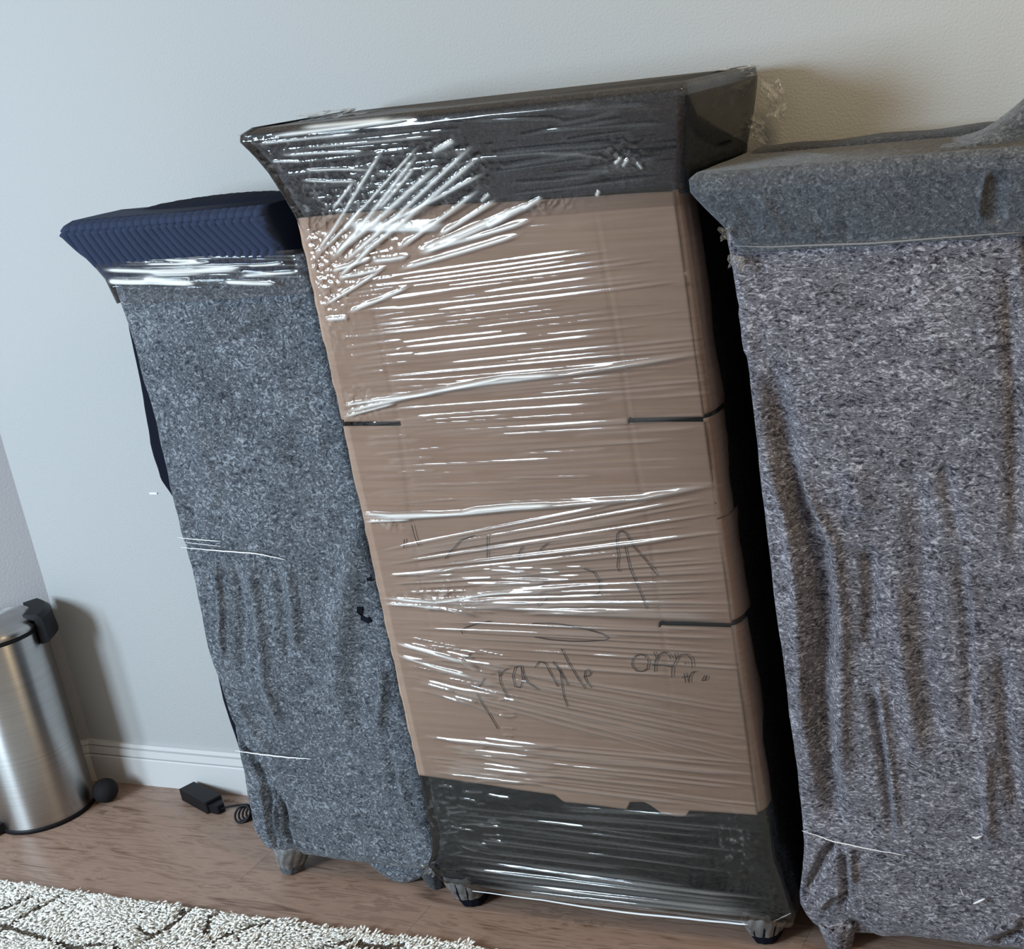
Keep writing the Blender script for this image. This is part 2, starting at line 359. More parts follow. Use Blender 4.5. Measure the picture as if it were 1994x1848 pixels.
def carpet(x0, x1, y0, y1, sp, hmin, hmax, wd, seed):
    rs = np.random.RandomState(seed); nx = int((x1 - x0) / sp); ny = int((y1 - y0) / sp)
    gx, gy = np.meshgrid(np.arange(nx), np.arange(ny)); X = x0 + (gx + rs.uniform(0, 1, gx.shape)) * sp; Y = y0 + (gy + rs.uniform(0, 1, gx.shape)) * sp
    X = X.ravel(); Y = Y.ravel(); N = len(X); dist = np.full(N, 9.0)
    for pl in LAT:
        for i in range(len(pl) - 1):
            ax, ay = pl[i]; bx, by = pl[i + 1]; t = np.clip(((X - ax) * (bx - ax) + (Y - ay) * (by - ay)) / ((bx - ax) ** 2 + (by - ay) ** 2), 0, 1)
            dist = np.minimum(dist, np.hypot(X - ax - t * (bx - ax), Y - ay - t * (by - ay)))
    groove = dist < 0.0060
    h = rs.uniform(hmin, hmax, N) * (1 + 0.25 * vnoise(X, Y, 0.05, 5)) * np.where(groove, 0.35, np.where(dist < 0.012, 0.85, 1.0))
    w = wd * rs.uniform(0.8, 1.25, N); la = -0.9 + 1.5 * vnoise(X, Y, 0.045, 9) + rs.uniform(-0.7, 0.7, N); ln = h * rs.uniform(0.5, 1.1, N) * np.where(groove, 0.6, 1.0)
    curl = rs.uniform(-0.9, 0.9, N); P = []; S_ = 6
    rings = ((0.0, 0.80, 0.0), (0.55, 1.0, 0.22), (0.88, 1.0, 0.62), (1.0, 0.62, 0.95), (0.95, 0.12, 1.12))
    for zz, rr, ff in rings:
        a0 = la + curl * ff; cx = X + np.cos(a0) * ln * ff; cy = Y + np.sin(a0) * ln * ff
        for k in range(S_):
            a = k * 2 * math.pi / S_; side = w * rr / 2 * math.cos(a); upv = w * rr / 2 * math.sin(a)
            tilt = min(1.0, ff)
            P.append(np.stack([cx - np.sin(a0) * side + np.cos(a0) * upv * (1 - tilt), cy + np.cos(a0) * side + np.sin(a0) * upv * (1 - tilt), 0.003 + (h - w * 0.4) * zz + upv * tilt * 0.8 + 0 * X], -1))
    nv = S_ * len(rings); V = np.stack(P, 1).reshape(-1, 3); b = (np.arange(N) * nv)[:, None]
    fs = []
    for lv in range(len(rings) - 1):
        for k in range(S_):
            k2 = (k + 1) % S_; fs.append(np.concatenate([b + lv * S_ + k, b + lv * S_ + k2, b + (lv + 1) * S_ + k2, b + (lv + 1) * S_ + k], 1))
    Fq = np.stack(fs, 1).reshape(-1, 4); per = len(fs)
    tone = np.where(groove, 2, np.where(rs.uniform(0, 1, N) + 0.5 * vnoise(X, Y, 0.06, 3) > 0.5, 1, 0))
    return V, Fq, np.repeat(tone, per)
for k, args in enumerate(((-3.3, -1.2, 1.62, RY, 0.0056, 0.0115, 0.0145, 0.0076, 1), (-3.3, -0.3, 0.8, 1.62, 0.011, 0.010, 0.016, 0.011, 2), (-1.2, -0.3, 1.62, RY, 0.010, 0.010, 0.016, 0.009, 3))):
    V, Fq, tone = carpet(*args)
    o = mesh_obj('pile', V, Fq, None, rug, smooth=True, mats=[M_rug, M_rug2, M_rugd], midx=tone); o['kind'] = 'stuff'

# ------------------------------------------------------------------ trash bin
BC = (-2.765, 2.135); BR = 0.107
bn = thing('pedal_bin', (BC[0], BC[1], 0), 'round brushed steel pedal bin with black rims in the left corner', 'bin')
V, Fc = lathe([(BR - 0.001, 0), (BR + 0.002, 0.001), (BR + 0.002, 0.009), (BR - 0.002, 0.012)], (*BC, 0), 96); mesh_obj('base_ring', V, Fc, M_rubber, bn)
V, Fc = lathe([(BR - 0.0005, 0.011), (BR, 0.013), (BR, 0.20), (BR, 0.462), (BR - 0.002, 0.465)], (*BC, 0), 128, cap=False); mesh_obj('body', V, Fc, M_steel, bn)
V, Fc = lathe([(BR - 0.006, 0.462), (BR + 0.0005, 0.4625), (BR + 0.001, 0.4695), (BR - 0.003, 0.4705)], (*BC, 0), 96); mesh_obj('rim', V, Fc, M_rubber, bn)
V, Fc = lathe([(BR - 0.004, 0.4705), (BR + 0.001, 0.472), (BR + 0.0015, 0.479), (BR - 0.001, 0.484), (BR - 0.008, 0.488), (BR - 0.022, 0.4915), (BR - 0.05, 0.494), (0.03, 0.4955), (0.006, 0.496)], (*BC, 0), 96); mesh_obj('lid', V, Fc, M_steel, bn)
def bracket():
    # hinge cover: arc block hugging the rim on the right hand rear side
    a0, a1 = math.radians(14), math.radians(78); parts = []
    prof = [(BR + 0.003, 0.430), (BR + 0.017, 0.432), (BR + 0.026, 0.440), (BR + 0.022, 0.492), (BR + 0.012, 0.502), (BR - 0.022, 0.505), (BR - 0.022, 0.498), (BR + 0.003, 0.487)]
    V = []; n = 12
    for i in range(n + 1):
        a = a0 + (a1 - a0) * i / n
        for r, z in prof: V.append((BC[0] + r * math.cos(a), BC[1] + r * math.sin(a), z))
    q = len(prof); Fc = [(i * q + k, i * q + (k + 1) % q, (i + 1) * q + (k + 1) % q, (i + 1) * q + k) for i in range(n) for k in range(q)] + [tuple(range(q))[::-1], tuple(n * q + k for k in range(q))]
    return V, Fc
V, Fc = bracket(); mesh_obj('hinge_cover', V, Fc, M_rubber, bn, smooth=False)
pa = math.radians(-118); pv = np.array([math.cos(pa), math.sin(pa)]); pn = np.array([-pv[1], pv[0]]); V = []
for s, wdt, z0, z1 in ((BR - 0.01, 0.030, 0.006, 0.03), (BR + 0.016, 0.032, 0.005, 0.024), (BR + 0.034, 0.030, 0.004, 0.014)):
    for q, z in ((-1, z0), (1, z0), (1, z1), (-1, z1)): V.append((BC[0] + pv[0] * s + pn[0] * q * wdt, BC[1] + pv[1] * s + pn[1] * q * wdt, z))
Fc = [(0,3,2,1),(8,9,10,11)] + [(k*4+j, k*4+(j+1)%4, k*4+4+(j+1)%4, k*4+4+j) for k in range(2) for j in range(4)]
mesh_obj('pedal', V, Fc, M_rubber, bn, smooth=False)

# ------------------------------------------------------------------ ball
bx, by = on_floor(205, 1539, 0.029); V = []; Fc = []
prof = [(0.029 * math.sin(math.pi * k / 24) + 1e-4, -0.029 * math.cos(math.pi * k / 24)) for k in range(25)]
V, Fc = lathe(prof, (bx, by, 0.029), 40, wob=lambda a, z: 0.012 * math.sin(9 * a + 260 * z) * math.cos(400 * z))
o = mesh_obj('ball', V, Fc, M_ball, origin=(bx, by, 0)); o['label'] = 'small dark grey textured ball on the floor beside the steel bin'; o['category'] = 'ball'

# ------------------------------------------------------------------ power adapter with cord
pa0 = np.array([-2.437, 2.247]); pa1 = np.array([-2.318, 2.203]); u = (pa1 - pa0) / np.linalg.norm(pa1 - pa0); v = np.array([-u[1], u[0]])
ad = thing('power_adapter', (-2.38, 2.225, 0), 'black power adapter brick with a coiled cord on the floor by the baseboard', 'adapter')
def obox(p0, p1, w0, w1, z0, z1, bev=0.003):
    V = []; L_ = np.linalg.norm(p1 - p0)
    for s, ww, zb, zt in ((0, w0 - bev, z0 + bev, z1 - bev), (bev, w0, z0, z1), (L_ - bev, w1, z0, z1), (L_, w1 - bev, z0 + bev, z1 - bev)):
        for q, z, e in ((-1, zb, 1), (1, zb, 1), (1, zt, 1), (-1, zt, 1)): p = p0 + u * s + v * q * ww; V.append((p[0], p[1], z))
    return V, [(0,3,2,1),(12,13,14,15)] + [(k*4+j, k*4+(j+1)%4, k*4+4+(j+1)%4, k*4+4+j) for k in range(3) for j in range(4)]
V, Fc = obox(pa0, pa1, 0.019, 0.021, 0.0, 0.030); mesh_obj('housing', V, Fc, M_rubber, ad, smooth=False)
V, Fc = obox(pa1 - u * 0.004, pa1 + u * 0.028, 0.016, 0.010, 0.002, 0.023); mesh_obj('plug', V, Fc, M_rubber, ad, smooth=False)
e0 = pa1 + u * 0.026; pts = [(e0[0], e0[1], 0.012), (e0[0] + 0.02, e0[1] + 0.006, 0.016), (-2.25, 2.20, 0.022), (-2.215, 2.195, 0.030), (-2.16, 2.19, 0.016), (-2.10, 2.20, 0.004)]
cord = [tube(pts, 0.0028, 8)]
for k in range(5):
    c = np.array([-2.212 + 0.004 * k, 2.172 + 0.006 * k]); R = 0.019 - 0.0012 * k; t_ = 0.5 + 0.13 * k
    cord.append(tube([(c[0] + R * math.cos(a) * 0.95, c[1] + R * math.cos(a) * 0.25 + R * math.sin(a) * 0.45, 0.0028 + R * 0.9 + R * math.sin(a + t_ * 0.3) * 0.9) for a in [2 * math.pi * q / 24 for q in range(24)]], 0.0026, 8, closed=True))
V, Fc = join(cord); mesh_obj('cord', V, Fc, M_rubber, ad)
sx_, sy_ = on_floor(445, 1557, 0.003)
o = mesh_obj('scrap', [(sx_ + a, sy_ + b, c) for a, b, c in ((-0.011, -0.006, 0), (0.008, -0.003, 0), (0.012, 0.006, 0), (-0.006, 0.004, 0), (-0.008, -0.004, 0.004), (0.006, 0.0, 0.006), (0.010, 0.004, 0.005), (-0.004, 0.002, 0.003))],
    [(0,3,2,1),(4,5,6,7),(0,1,5,4),(1,2,6,5),(2,3,7,6),(3,0,4,7)], M_scrap, smooth=False, origin=(sx_, sy_, 0))
o['label'] = 'tiny pale pinkish scrap on the floor behind the adapter plug'; o['category'] = 'scrap'

# ------------------------------------------------------------------ wrapped cabinets
def foot(parent, x, y, mat, r=0.033, h=0.085, seed=0, film_ring=True, lean=0.0):
    prof = [(r * 0.50, 0), (r * 0.70, 0.002), (r * 0.80, 0.008), (r * 0.90, 0.018), (r * 1.02, 0.030), (r * 1.13, 0.042), (r * 1.20, 0.054), (r * 1.22, 0.064), (r * 1.16, h), (r * 1.1, h + 0.02)]
    V, Fc = lathe(prof, (x, y, 0), 40, wob=lambda a, z: 0.035 * math.sin(5 * a + seed + 20 * z) + 0.035 * math.sin(11 * a + 2 * seed - 50 * z))
    V = [(a + lean * max(0, 0.08 - c), b, c) for a, b, c in V]
    f = mesh_obj('foot', V, Fc, mat, parent)
    if film_ring:
        prof = [(r * 1.0, 0.024), (r * 1.07, 0.031), (r * 1.13, 0.037), (r * 1.19, 0.044), (r * 1.25, 0.052), (r * 1.28, 0.060), (r * 1.28, 0.068), (r * 1.2, 0.076)]
        n = 60; V = []
        for rr, z in prof:
            for k in range(n):
                a = 2 * math.pi * k / n; q = rr * (1 + 0.035 * math.sin(5 * a + seed + 20 * z) + 0.03 * math.sin(13 * a - 90 * z + seed)); V.append((x + q * math.cos(a) + lean * max(0, 0.08 - z), y + q * math.sin(a), z))
        V = np.array(V); att = 0.1 + 0.8 * np.abs(vnoise(V[:, 0] + V[:, 1], V[:, 2], 0.006, seed)); o = mesh_obj('foot_film', V, grid_faces(len(prof), n, True), M_film2, parent, attr=att)
        sub(o, f)
    return f
def strand(parent, pts, Y, rad, name='film_strand', mat=None):
    P = []; q = line(pts, Y); n = 24
    xs = np.interp(np.linspace(0, 1, n), np.linspace(0, 1, len(q)), [a for a, b in q]); zs = np.interp(np.linspace(0, 1, n), np.linspace(0, 1, len(q)), [b for a, b in q])
    V, Fc = tube([(xs[i], Y + 0.0006 * math.sin(i * 1.9), zs[i]) for i in range(n)], [rad * (0.35 + 0.65 * math.sin(math.pi * (i + .5) / n)) for i in range(n)], 6)
    return mesh_obj(name, V, Fc, mat or M_strand, parent)
def crumple(parent, name, c, size, seed, mat=None, att0=0.45):
    n1, n2 = 34, 34; rs = np.random.RandomState(seed); uu, vv = np.meshgrid(np.linspace(-1, 1, n1), np.linspace(-1, 1, n2))
    edge = 1 - 0.5 * np.abs(vnoise(uu * 0.7, vv * 0.7, 0.8, seed))
    X = c[0] + uu * size[0] * edge; Z = c[2] + vv * size[2] * edge; Y = c[1] + size[1] * (vnoise(uu, vv, 0.35, seed + 3) + 0.6 * vnoise(uu, vv, 0.13, seed + 4))
    A = att0 + 0.7 * np.abs(vnoise(uu, vv, 0.12, seed + 5)) ** 2
    V = np.stack([X, Y, Z], -1).reshape(-1, 3); return mesh_obj(name, V, grid_faces(n2, n1), mat or M_film2, parent, attr=A.ravel())

# ---- left cabinet
LY = 2.0
cabL = thing('wrapped_cabinet', (-1.79, 2.13, 0), 'left narrow cabinet in grey felt with a navy quilted blanket over its cornice', 'cabinet', 'blanket-wrapped cabinets along the wall')
Lxl = [(b, a) for a, b in line([(213,548),(245,650),(290,800),(345,1040),(365,1110),(400,1270),(430,1370),(460,1460),(468,1500),(475,1560),(490,1620),(512,1650),(530,1664)], LY)]
foldL = [(line(p, LY), w, a) for p, w, a in [
    ([(421,1085),(430,1180),(437,1285)], 0.006, 0.008), ([(486,1090),(505,1200),(520,1330),(550,1420)], 0.011, 0.009), ([(560,1093),(575,1180),(580,1270)], 0.010, 0.008),
    ([(455,1090),(470,1200),(470,1330)], 0.010, -0.007), ([(535,1090),(550,1190),(560,1300)], 0.010, -0.006), ([(610,1100),(625,1200)], 0.012, -0.004),
    ([(690,1010),(685,1120),(670,1200),(660,1300),(650,1370)], 0.026, 0.013), ([(695,1370),(690,1420)], 0.024, -0.011), ([(745,1290),(750,1340),(735,1430)], 0.012, 0.010), ([(520,600),(430,640),(390,655)], 0.013, 0.007), ([(600,575),(540,600),(430,660)], 0.010, 0.005), ([(560,560),(420,600)], 0.012, -0.004),
    ([(405,1300),(440,1400),(470,1455),(500,1490),(520,1545)], 0.007, -0.015), ([(460,1355),(500,1430),(530,1460)], 0.010, 0.008), ([(420,1000),(400,900),(370,800)], 0.02, 0.004), ([(365,960),(375,1040)], 0.016, -0.006),
    ([(505,1510),(520,1600),(545,1660)], 0.004, 0.009), ([(532,1560),(540,1620),(553,1665)], 0.004, 0.009), ([(518,1520),(530,1590),(548,1650)], 0.005, -0.008), ([(550,1560),(556,1620),(570,1660)], 0.006, -0.010), ([(500,1490),(545,1560),(570,1640)], 0.005, -0.007),
    ([(345,1065),(555,1085)], 0.005, -0.006), ([(460,1465),(605,1477)], 0.005, -0.006), ([(560,800),(640,870)], 0.03, 0.006), ([(600,840),(560,900)], 0.03, -0.006), ([(775,1480),(790,1560),(820,1620)], 0.012, 0.006), ([(755,1460),(770,1540)], 0.01, -0.005)]]
zs = np.linspace(0.052, 1.30, 340)
def dispL(X, Z): return 1.35 * ridges(X, Z, foldL) + 0.0035 * vnoise(X, Z, 0.09, 21) + 0.0012 * vnoise(X, Z, 0.03, 22) + 0.004 * ss((Z - 1.28) / 0.02) - 0.012 * ss((0.075 - Z) / 0.03)
feltL = shell('felt_blanket', zs, interp(zs, Lxl), np.full(340, -1.572), LY, 2.262, 0.018, 150, 10, M_felt_l, cabL, dispL, noise=0.0012, seed=31)
# navy cornice blanket with quilted ribs
cz = np.linspace(1.278, 1.392, 70)
cxl = interp(cz, [(1.278, -2.016), (1.30, -2.028), (1.33, -2.046), (1.368, -2.066), (1.385, -2.056), (1.392, -2.045)])
cyf = interp(cz, [(1.278, 1.99), (1.30, 1.985), (1.33, 1.972), (1.372, 1.955), (1.385, 1.960), (1.392, 1.972)])
def dispN(X, Z):
    k = (X + 2.07) / 0.0185; t = np.clip((Z - 1.28) / 0.085, 0, 1)
    ph = k + 1.1 * np.abs(t - 0.42) * (0.6 + 1.6 * ss((X + 2.0) / 0.3)) * np.sign(t - 0.42) * np.where(t > 0.42, 1, 0.9 - 2.4 * ss((X + 1.85) / 0.22))
    rib = np.abs(np.sin(np.pi * ph)) ** 0.5; top = np.abs(np.sin(np.pi * k)) ** 0.3
    seam = np.exp(-((Z - 1.374) / 0.0022) ** 2)
    return np.where(Z > 1.374, top * 0.0048, rib * 0.0048) - seam * 0.004 + 0.002 * vnoise(X, Z, 0.05, 41)
shell('quilted_blanket', cz, cxl, np.full(70, -1.604), cyf, 2.10, 0.014, 330, 14, M_navy, cabL, dispN, noise=0.002, seed=42)
# bulging fold of the blanket lying on the cornice top
hx = np.linspace(-1.98, -1.615, 50); V = []
for x in hx:
    t = (x + 1.98) / 0.365; e = math.sin(math.pi * min(1, max(0, t))) ** 0.45; hgt = 0.013 * e * (1 + 0.4 * t)
    for k in range(11):
        a = math.pi * k / 10; V.append((x, 2.085 - 0.055 * math.cos(a) * e, 1.388 + hgt * math.sin(a) + 0.0010 * math.sin(x * 340) * math.sin(a)))
mesh_obj('blanket_fold', V, grid_faces(50, 11), M_quilt_dark, cabL)
# dark padding bulging past the felt at the left edge
pz = np.linspace(0.80, 1.25, 60); bul = interp(pz, [(0.80, -2.012), (0.83, -2.026), (0.88, -2.050), (0.95, -2.054), (1.0, -2.046), (1.1, -2.034), (1.18, -2.030), (1.25, -2.014)])
shell('side_padding', pz, bul, np.full(60, -2.0), 2.022, 2.12, 0.012, 6, 8, M_black, cabL, noise=0.0015, seed=5)
sz = np.linspace(0.28, 0.60, 30); shell('side_padding', sz, interp(sz, [(0.28, -2.026), (0.40, -2.034), (0.5, -2.030), (0.60, -2.014)]), np.full(30, -2.0), 2.02, 2.12, 0.01, 6, 6, M_black, cabL, noise=0.001, seed=6)
# plastic band under the cornice
bz = np.linspace(1.232, 1.312, 110)
bandL = []
for y0, y1, x0, x1, w, a in [(500,503,222,268,.0028,.004),(512,508,290,420,.002,.003),(523,528,205,400,.004,.004),(530,520,300,478,.0045,.005),(546,548,215,300,.005,.005),(543,553,285,385,.0060,.006),(548,552,440,540,.0035,.0045),(503,506,330,400,.003,.003),(516,510,490,560,.0022,.0035),(535,528,470,590,.003,.003),(556,556,210,400,.002,-.003)]:
    bandL.append((line([(x0, y0), ((x0+x1)/2, (y0+y1)/2 + 1), (x1, y1)], LY - 0.01), w, a))
for k in range(26):
    x0 = random.uniform(200, 480); yy = random.uniform(495, 556); bandL.append((line([(x0, yy), (x0 + random.uniform(60, 220), yy + random.uniform(-4, 4))], LY - 0.01), 0.0014, random.uniform(.0006, .0016)))
def dispB(X, Z):
    h = ridges(X, Z, bandL); return h + 0.0005 * vnoise(X, Z, (0.05, 0.006), 51), np.clip(h / 0.0032, 0, 1) ** 2 * 3.2 + 0.03  # crest whiteness boosted: highlights put into the band's colour
shell('stretch_wrap', bz, interp(bz, [(1.232, -2.018), (1.28, -2.022), (1.312, -2.038)]), np.full(110, -1.562), interp(bz, [(1.232, 1.991), (1.312, 1.977)]), 2.266, 0.02, 220, 10, M_film, cabL, dispB, caps=False, attr=True, back=False)
strand(cabL, [(458,1462),(500,1468),(560,1475),(606,1478)], LY - 0.006, 0.0016)
strand(cabL, [(345,1047),(400,1052),(430,1054)], LY - 0.005, 0.0010); strand(cabL, [(352,1066),(420,1072),(500,1078),(556,1090)], LY - 0.005, 0.0014); strand(cabL, [(360,1056),(430,1064)], LY - 0.005, 0.0007)
# torn holes showing the dark lining
for pts, r in (([(704,1180),(703,1192),(707,1203),(716,1209),(722,1205)], 0.0058), ([(719,1124),(721,1130)], 0.0050)):
    q = line(pts, LY); P = []; V, Fc = tube([(a, LY - 0.012, b) for a, b in q], r, 10); ys = dispL(np.array([a for a, b, c in V]), np.array([c for a, b, c in V])); V = [(a, LY - float(y_) - 0.0012 + (b - (LY - 0.012)) * 0.15, c) for (a, b, c), y_ in zip(V, ys)]
    o = mesh_obj('torn_hole', V, Fc, M_black, cabL); sub(o, feltL)
# hanging fold of felt between the feet
hx = np.linspace(-1.785, -1.60, 40); V = []
for x in hx:
    t = (x + 1.785) / 0.185; drop = 0.058 * math.sin(math.pi * t) ** 0.8 + 0.002
    for k in range(14):
        a = 2 * math.pi * k / 14; V.append((x, 2.045 + 0.032 * math.cos(a) * (0.5 + 0.5 * math.sin(math.pi * t)), 0.056 - drop / 2 + (drop / 2) * math.sin(a) + 0.001 * math.sin(60 * x)))
mesh_obj('hanging_fold', V, grid_faces(40, 14, True), M_felt_l, cabL)
fx, fy = on_floor(570, 1700); foot(cabL, -1.945, 2.025, M_felt_c, 0.030, 0.06, 1, lean=-0.25)
foot(cabL, -1.61, 2.035, M_felt_d, 0.028, 0.06, 2, False); foot(cabL, -1.96, 2.225, M_felt_d, 0.028, 0.06, 3, False); foot(cabL, -1.61, 2.225, M_felt_d, 0.028, 0.06, 4, False)

# ---- middle cabinet
MY = 1.97
cabM = thing('wrapped_cabinet', (-1.2, 2.12, 0), 'tallest cabinet with scribbled brown cardboard and clear plastic wrap over dark blankets', 'cabinet', 'blanket-wrapped cabinets along the wall')
def xlM(z): return interp(z, [(0.03, -1.500), (0.06, -1.535), (0.10, -1.566), (0.125, -1.552), (0.16, -1.543), (0.65, -1.5445), (1.0, -1.546), (1.34, -1.541), (1.375, -1.545), (1.41, -1.552), (1.445, -1.562), (1.475, -1.576), (1.50, -1.592), (1.512, -1.590), (1.52, -1.575)])
def xrM(z): return interp(z, [(0.04, -0.83), (0.08, -0.815), (0.2, -0.838), (1.34, -0.846), (1.38, -0.838), (1.45, -0.818), (1.50, -0.803), (1.515, -0.805)])
def yfM(z): return interp(z, [(0.04, 1.985), (0.07, 1.968), (0.26, 1.970), (0.30, 1.974), (1.34, 1.974), (1.37, 1.966), (1.41, 1.955), (1.45, 1.945), (1.50, 1.930), (1.51, 1.932), (1.52, 1.945)])
qz = np.concatenate([np.linspace(0.045, 0.36, 210), np.linspace(0.365, 1.37, 120)])
def dispQ(X, Z):
    k = (Z * 1.0 + 0.09 * np.abs(((X * 5) % 1) - 0.5)) / 0.017
    low = ss((0.34 - Z) / 0.02)
    fold = ridges(X, Z, QF)
    return low * (0.0048 * np.abs(np.sin(np.pi * k)) ** 0.6 * (0.5 + 0.5 * np.abs(np.sin(np.pi * (X + 0.3 * Z) / 0.026)) ** 0.5)) + 0.0015 * vnoise(X, Z, 0.05, 61) + fold
QF = [(line(p, MY), w, a) for p, w, a in [([(930,1545),(1060,1580),(1170,1640),(1260,1690)], 0.006, 0.006), ([(950,1560),(1060,1600),(1150,1660)], 0.007, -0.005), ([(870,1640),(1500,1700)], 0.01, 0.003), ([(900,1680),(1500,1760)], 0.012, 0.004)]]
shell('quilted_blanket', qz, xlM(qz) + 0.004, xrM(qz) - 0.014, yfM(qz) + 0.003, 2.262, 0.02, 300, 10, M_char, cabM, dispQ, noise=0.002, seed=62)
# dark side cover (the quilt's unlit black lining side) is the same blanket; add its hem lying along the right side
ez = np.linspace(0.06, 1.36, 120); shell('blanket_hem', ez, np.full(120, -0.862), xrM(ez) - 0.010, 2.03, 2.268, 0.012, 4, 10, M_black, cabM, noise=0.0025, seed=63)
# cornice blanket
cz = np.linspace(1.355, 1.517, 90)
CF = [(line(p, 1.94), w, a) for p, w, a in [([(620,300),(900,262),(1300,215)], 0.004, 0.003), ([(520,290),(900,250),(1320,200)], 0.004, -0.003), ([(920,345),(1010,300),(1100,295),(1200,310),(1310,315)], 0.010, 0.006), ([(900,370),(1100,345),(1300,335)], 0.016, -0.006),
    ([(1330,190),(1335,360)], 0.006, -0.004), ([(600,330),(800,300)], 0.004, 0.003), ([(1000,270),(1300,240)], 0.005, -0.003)]]
def dispC(X, Z): return ridges(X, Z, CF) + 0.002 * vnoise(X, Z, (0.12, 0.012), 71) + 0.0015 * vnoise(X, Z, 0.03, 72)
shell('felt_blanket', cz, xlM(cz) + 0.003, xrM(cz) - 0.003, yfM(cz) + 0.004, 2.245, 0.010, 240, 20, M_felt_d, cabM, dispC, noise=0.004, seed=73)

# cardboard: an unfolded box pressed over the front, slots at two heights, flaps bent round the right edge
def card_front():
    nx, nz = 150, 260
    zt, zb = 1.368, 0.272
    Xs = np.linspace(0, 1, nx); Zs = np.linspace(0, 1, nz)
    U, W = np.meshgrid(Xs, Zs)
    # jagged lower edge
    jag = line([(820,1508),(905,1520),(960,1528),(1010,1536),(1083,1546),(1100,1560),(1150,1565),(1205,1572),(1222,1574),(1228,1560),(1255,1560),(1268,1566),(1290,1582),(1318,1588),(1338,1588),(1342,1577),(1400,1580),(1484,1586)], MY)
    top = line([(575,425),(640,418),(760,408),(870,398),(1000,392),(1150,382),(1250,375),(1330,371)], MY)
    jx = [a for a, b in jag]; jz = [b for a, b in jag]; tx_ = [a for a, b in top]; tz_ = [b for a, b in top]
    X0 = -1.5475; X1 = -0.858
    X = X0 + (X1 - X0) * U
    lo = np.interp(X, jx, jz); hi = np.interp(X, tx_, tz_)
    Z = lo + (hi - lo) * W
    X = X + 0.0015 * vnoise(Z, Z * 0, 0.02, 81) * (U < 0.01)
    cre = [(line([(1160,395),(1180,520),(1215,720),(1240,900),(1268,1040),(1290,1200),(1320,1480)], MY), 0.0035, -0.0030), (line([(1166,395),(1186,520),(1221,720),(1246,900)], MY), 0.003, 0.0018),
           (line([(722,560),(738,640),(780,825),(800,1000),(850,1290)], MY), 0.0035, -0.0025), (line([(792,880),(812,1020)], MY), 0.003, -0.0018),
           (line([(780,824),(1225,819)], MY), 0.004, -0.0035), (line([(780,816),(1225,812)], MY), 0.003, 0.002), (line([(750,1188),(1280,1214)], MY), 0.004, -0.0028),
           (line([(1100,440),(1320,405)], MY), 0.008, 0.003), (line([(1240,536),(1350,530)], MY), 0.002, -0.0015)]
    rg = RNG
    for k in range(150):   # shallow flute lines pressed across the board
        x0 = rg.uniform(600, 1400); yy = rg.uniform(430, 1560); sl = (yy - 930) / 6500; L_ = rg.uniform(40, 160)
        cre.append((line([(x0, yy), (x0 + L_, yy + sl * L_)], MY), 0.0016, rg.uniform(-0.0009, 0.0009)))
    D = ridges(X, Z, cre) + 0.0012 * vnoise(X, Z, 0.12, 82)
    Y = 1.969 - 0.0025 - D
    V = np.stack([X, Y, Z], -1).reshape(-1, 3); Fq = grid_faces(nz, nx)
    # cut the slots out
    cen = V[Fq].mean(1)
    s1l = at(666, 822, MY); s1r = at(781, 824, MY); s2l = at(1224, 820, MY); s2r = at(1420, 812, MY); s3l = at(1284, 1214, MY); s3r = at(1440, 1218, MY)
    def inslot(a, b, hw): 
        t = (cen[:, 0] - a[0]) / (b[0] - a[0]); return (t > 0) & (t < 1) & (np.abs(cen[:, 2] - (a[1] + (b[1] - a[1]) * t)) < hw)
    cut = inslot((s1l[0] - 0.02, s1l[1]), s1r, 0.0042) | inslot(s2l, s2r, 0.0042) | inslot(s3l, s3r, 0.0042)
    Fq = Fq[~cut]
    return V, Fq
V, Fq = card_front(); card = mesh_obj('cardboard_sheet', V, Fq, M_card, cabM)
sol = card.modifiers.new('thickness', 'SOLIDIFY'); sol.thickness = 0.003; sol.offset = -1
# board core lying behind the slots stays dark: the blanket shows through
def side_flap(z0, z1, depths, seed, skew=0.0):
    n = 40; V = []
    for i in range(n + 1):
        t = i / n; z = z0 + (z1 - z0) * t; dep = np.interp(t, np.linspace(0, 1, len(depths)), depths) + 0.0018 * float(vnoise(z, 0 * z, 0.012, seed))
        xf = -0.8585; bow = 0.004 * float(vnoise(z, 3.0, 0.08, seed + 2))
        for k in range(8):
            s = k / 7
            V.append((xf + 0.0125 * min(1, s * 2.2) ** 0.5 + bow * s, 1.9665 + dep * s + (0.001 if k else 0), z + skew * s))
    return V, grid_faces(n + 1, 8)
for z0, z1, dep, sd, sk in ((1.010, 1.362, [0.062, 0.058, 0.060, 0.056, 0.054, 0.050], 1, 0.003), (0.834 - 0.0, 1.003, [0.048, 0.050, 0.052, 0.056], 2, 0.0), (0.652, 0.832, [0.060, 0.056, 0.058, 0.066], 3, 0.0), (0.286, 0.642, [0.046, 0.050, 0.046, 0.058, 0.060, 0.050, 0.046], 4, -0.002)):
    V, Fq = side_flap(z0, z1, dep, sd, sk); o = mesh_obj('side_flap', V, Fq, M_card, cabM); s2 = o.modifiers.new('thickness', 'SOLIDIFY'); s2.thickness = 0.0025; s2.offset = -1
    sub(o, card)
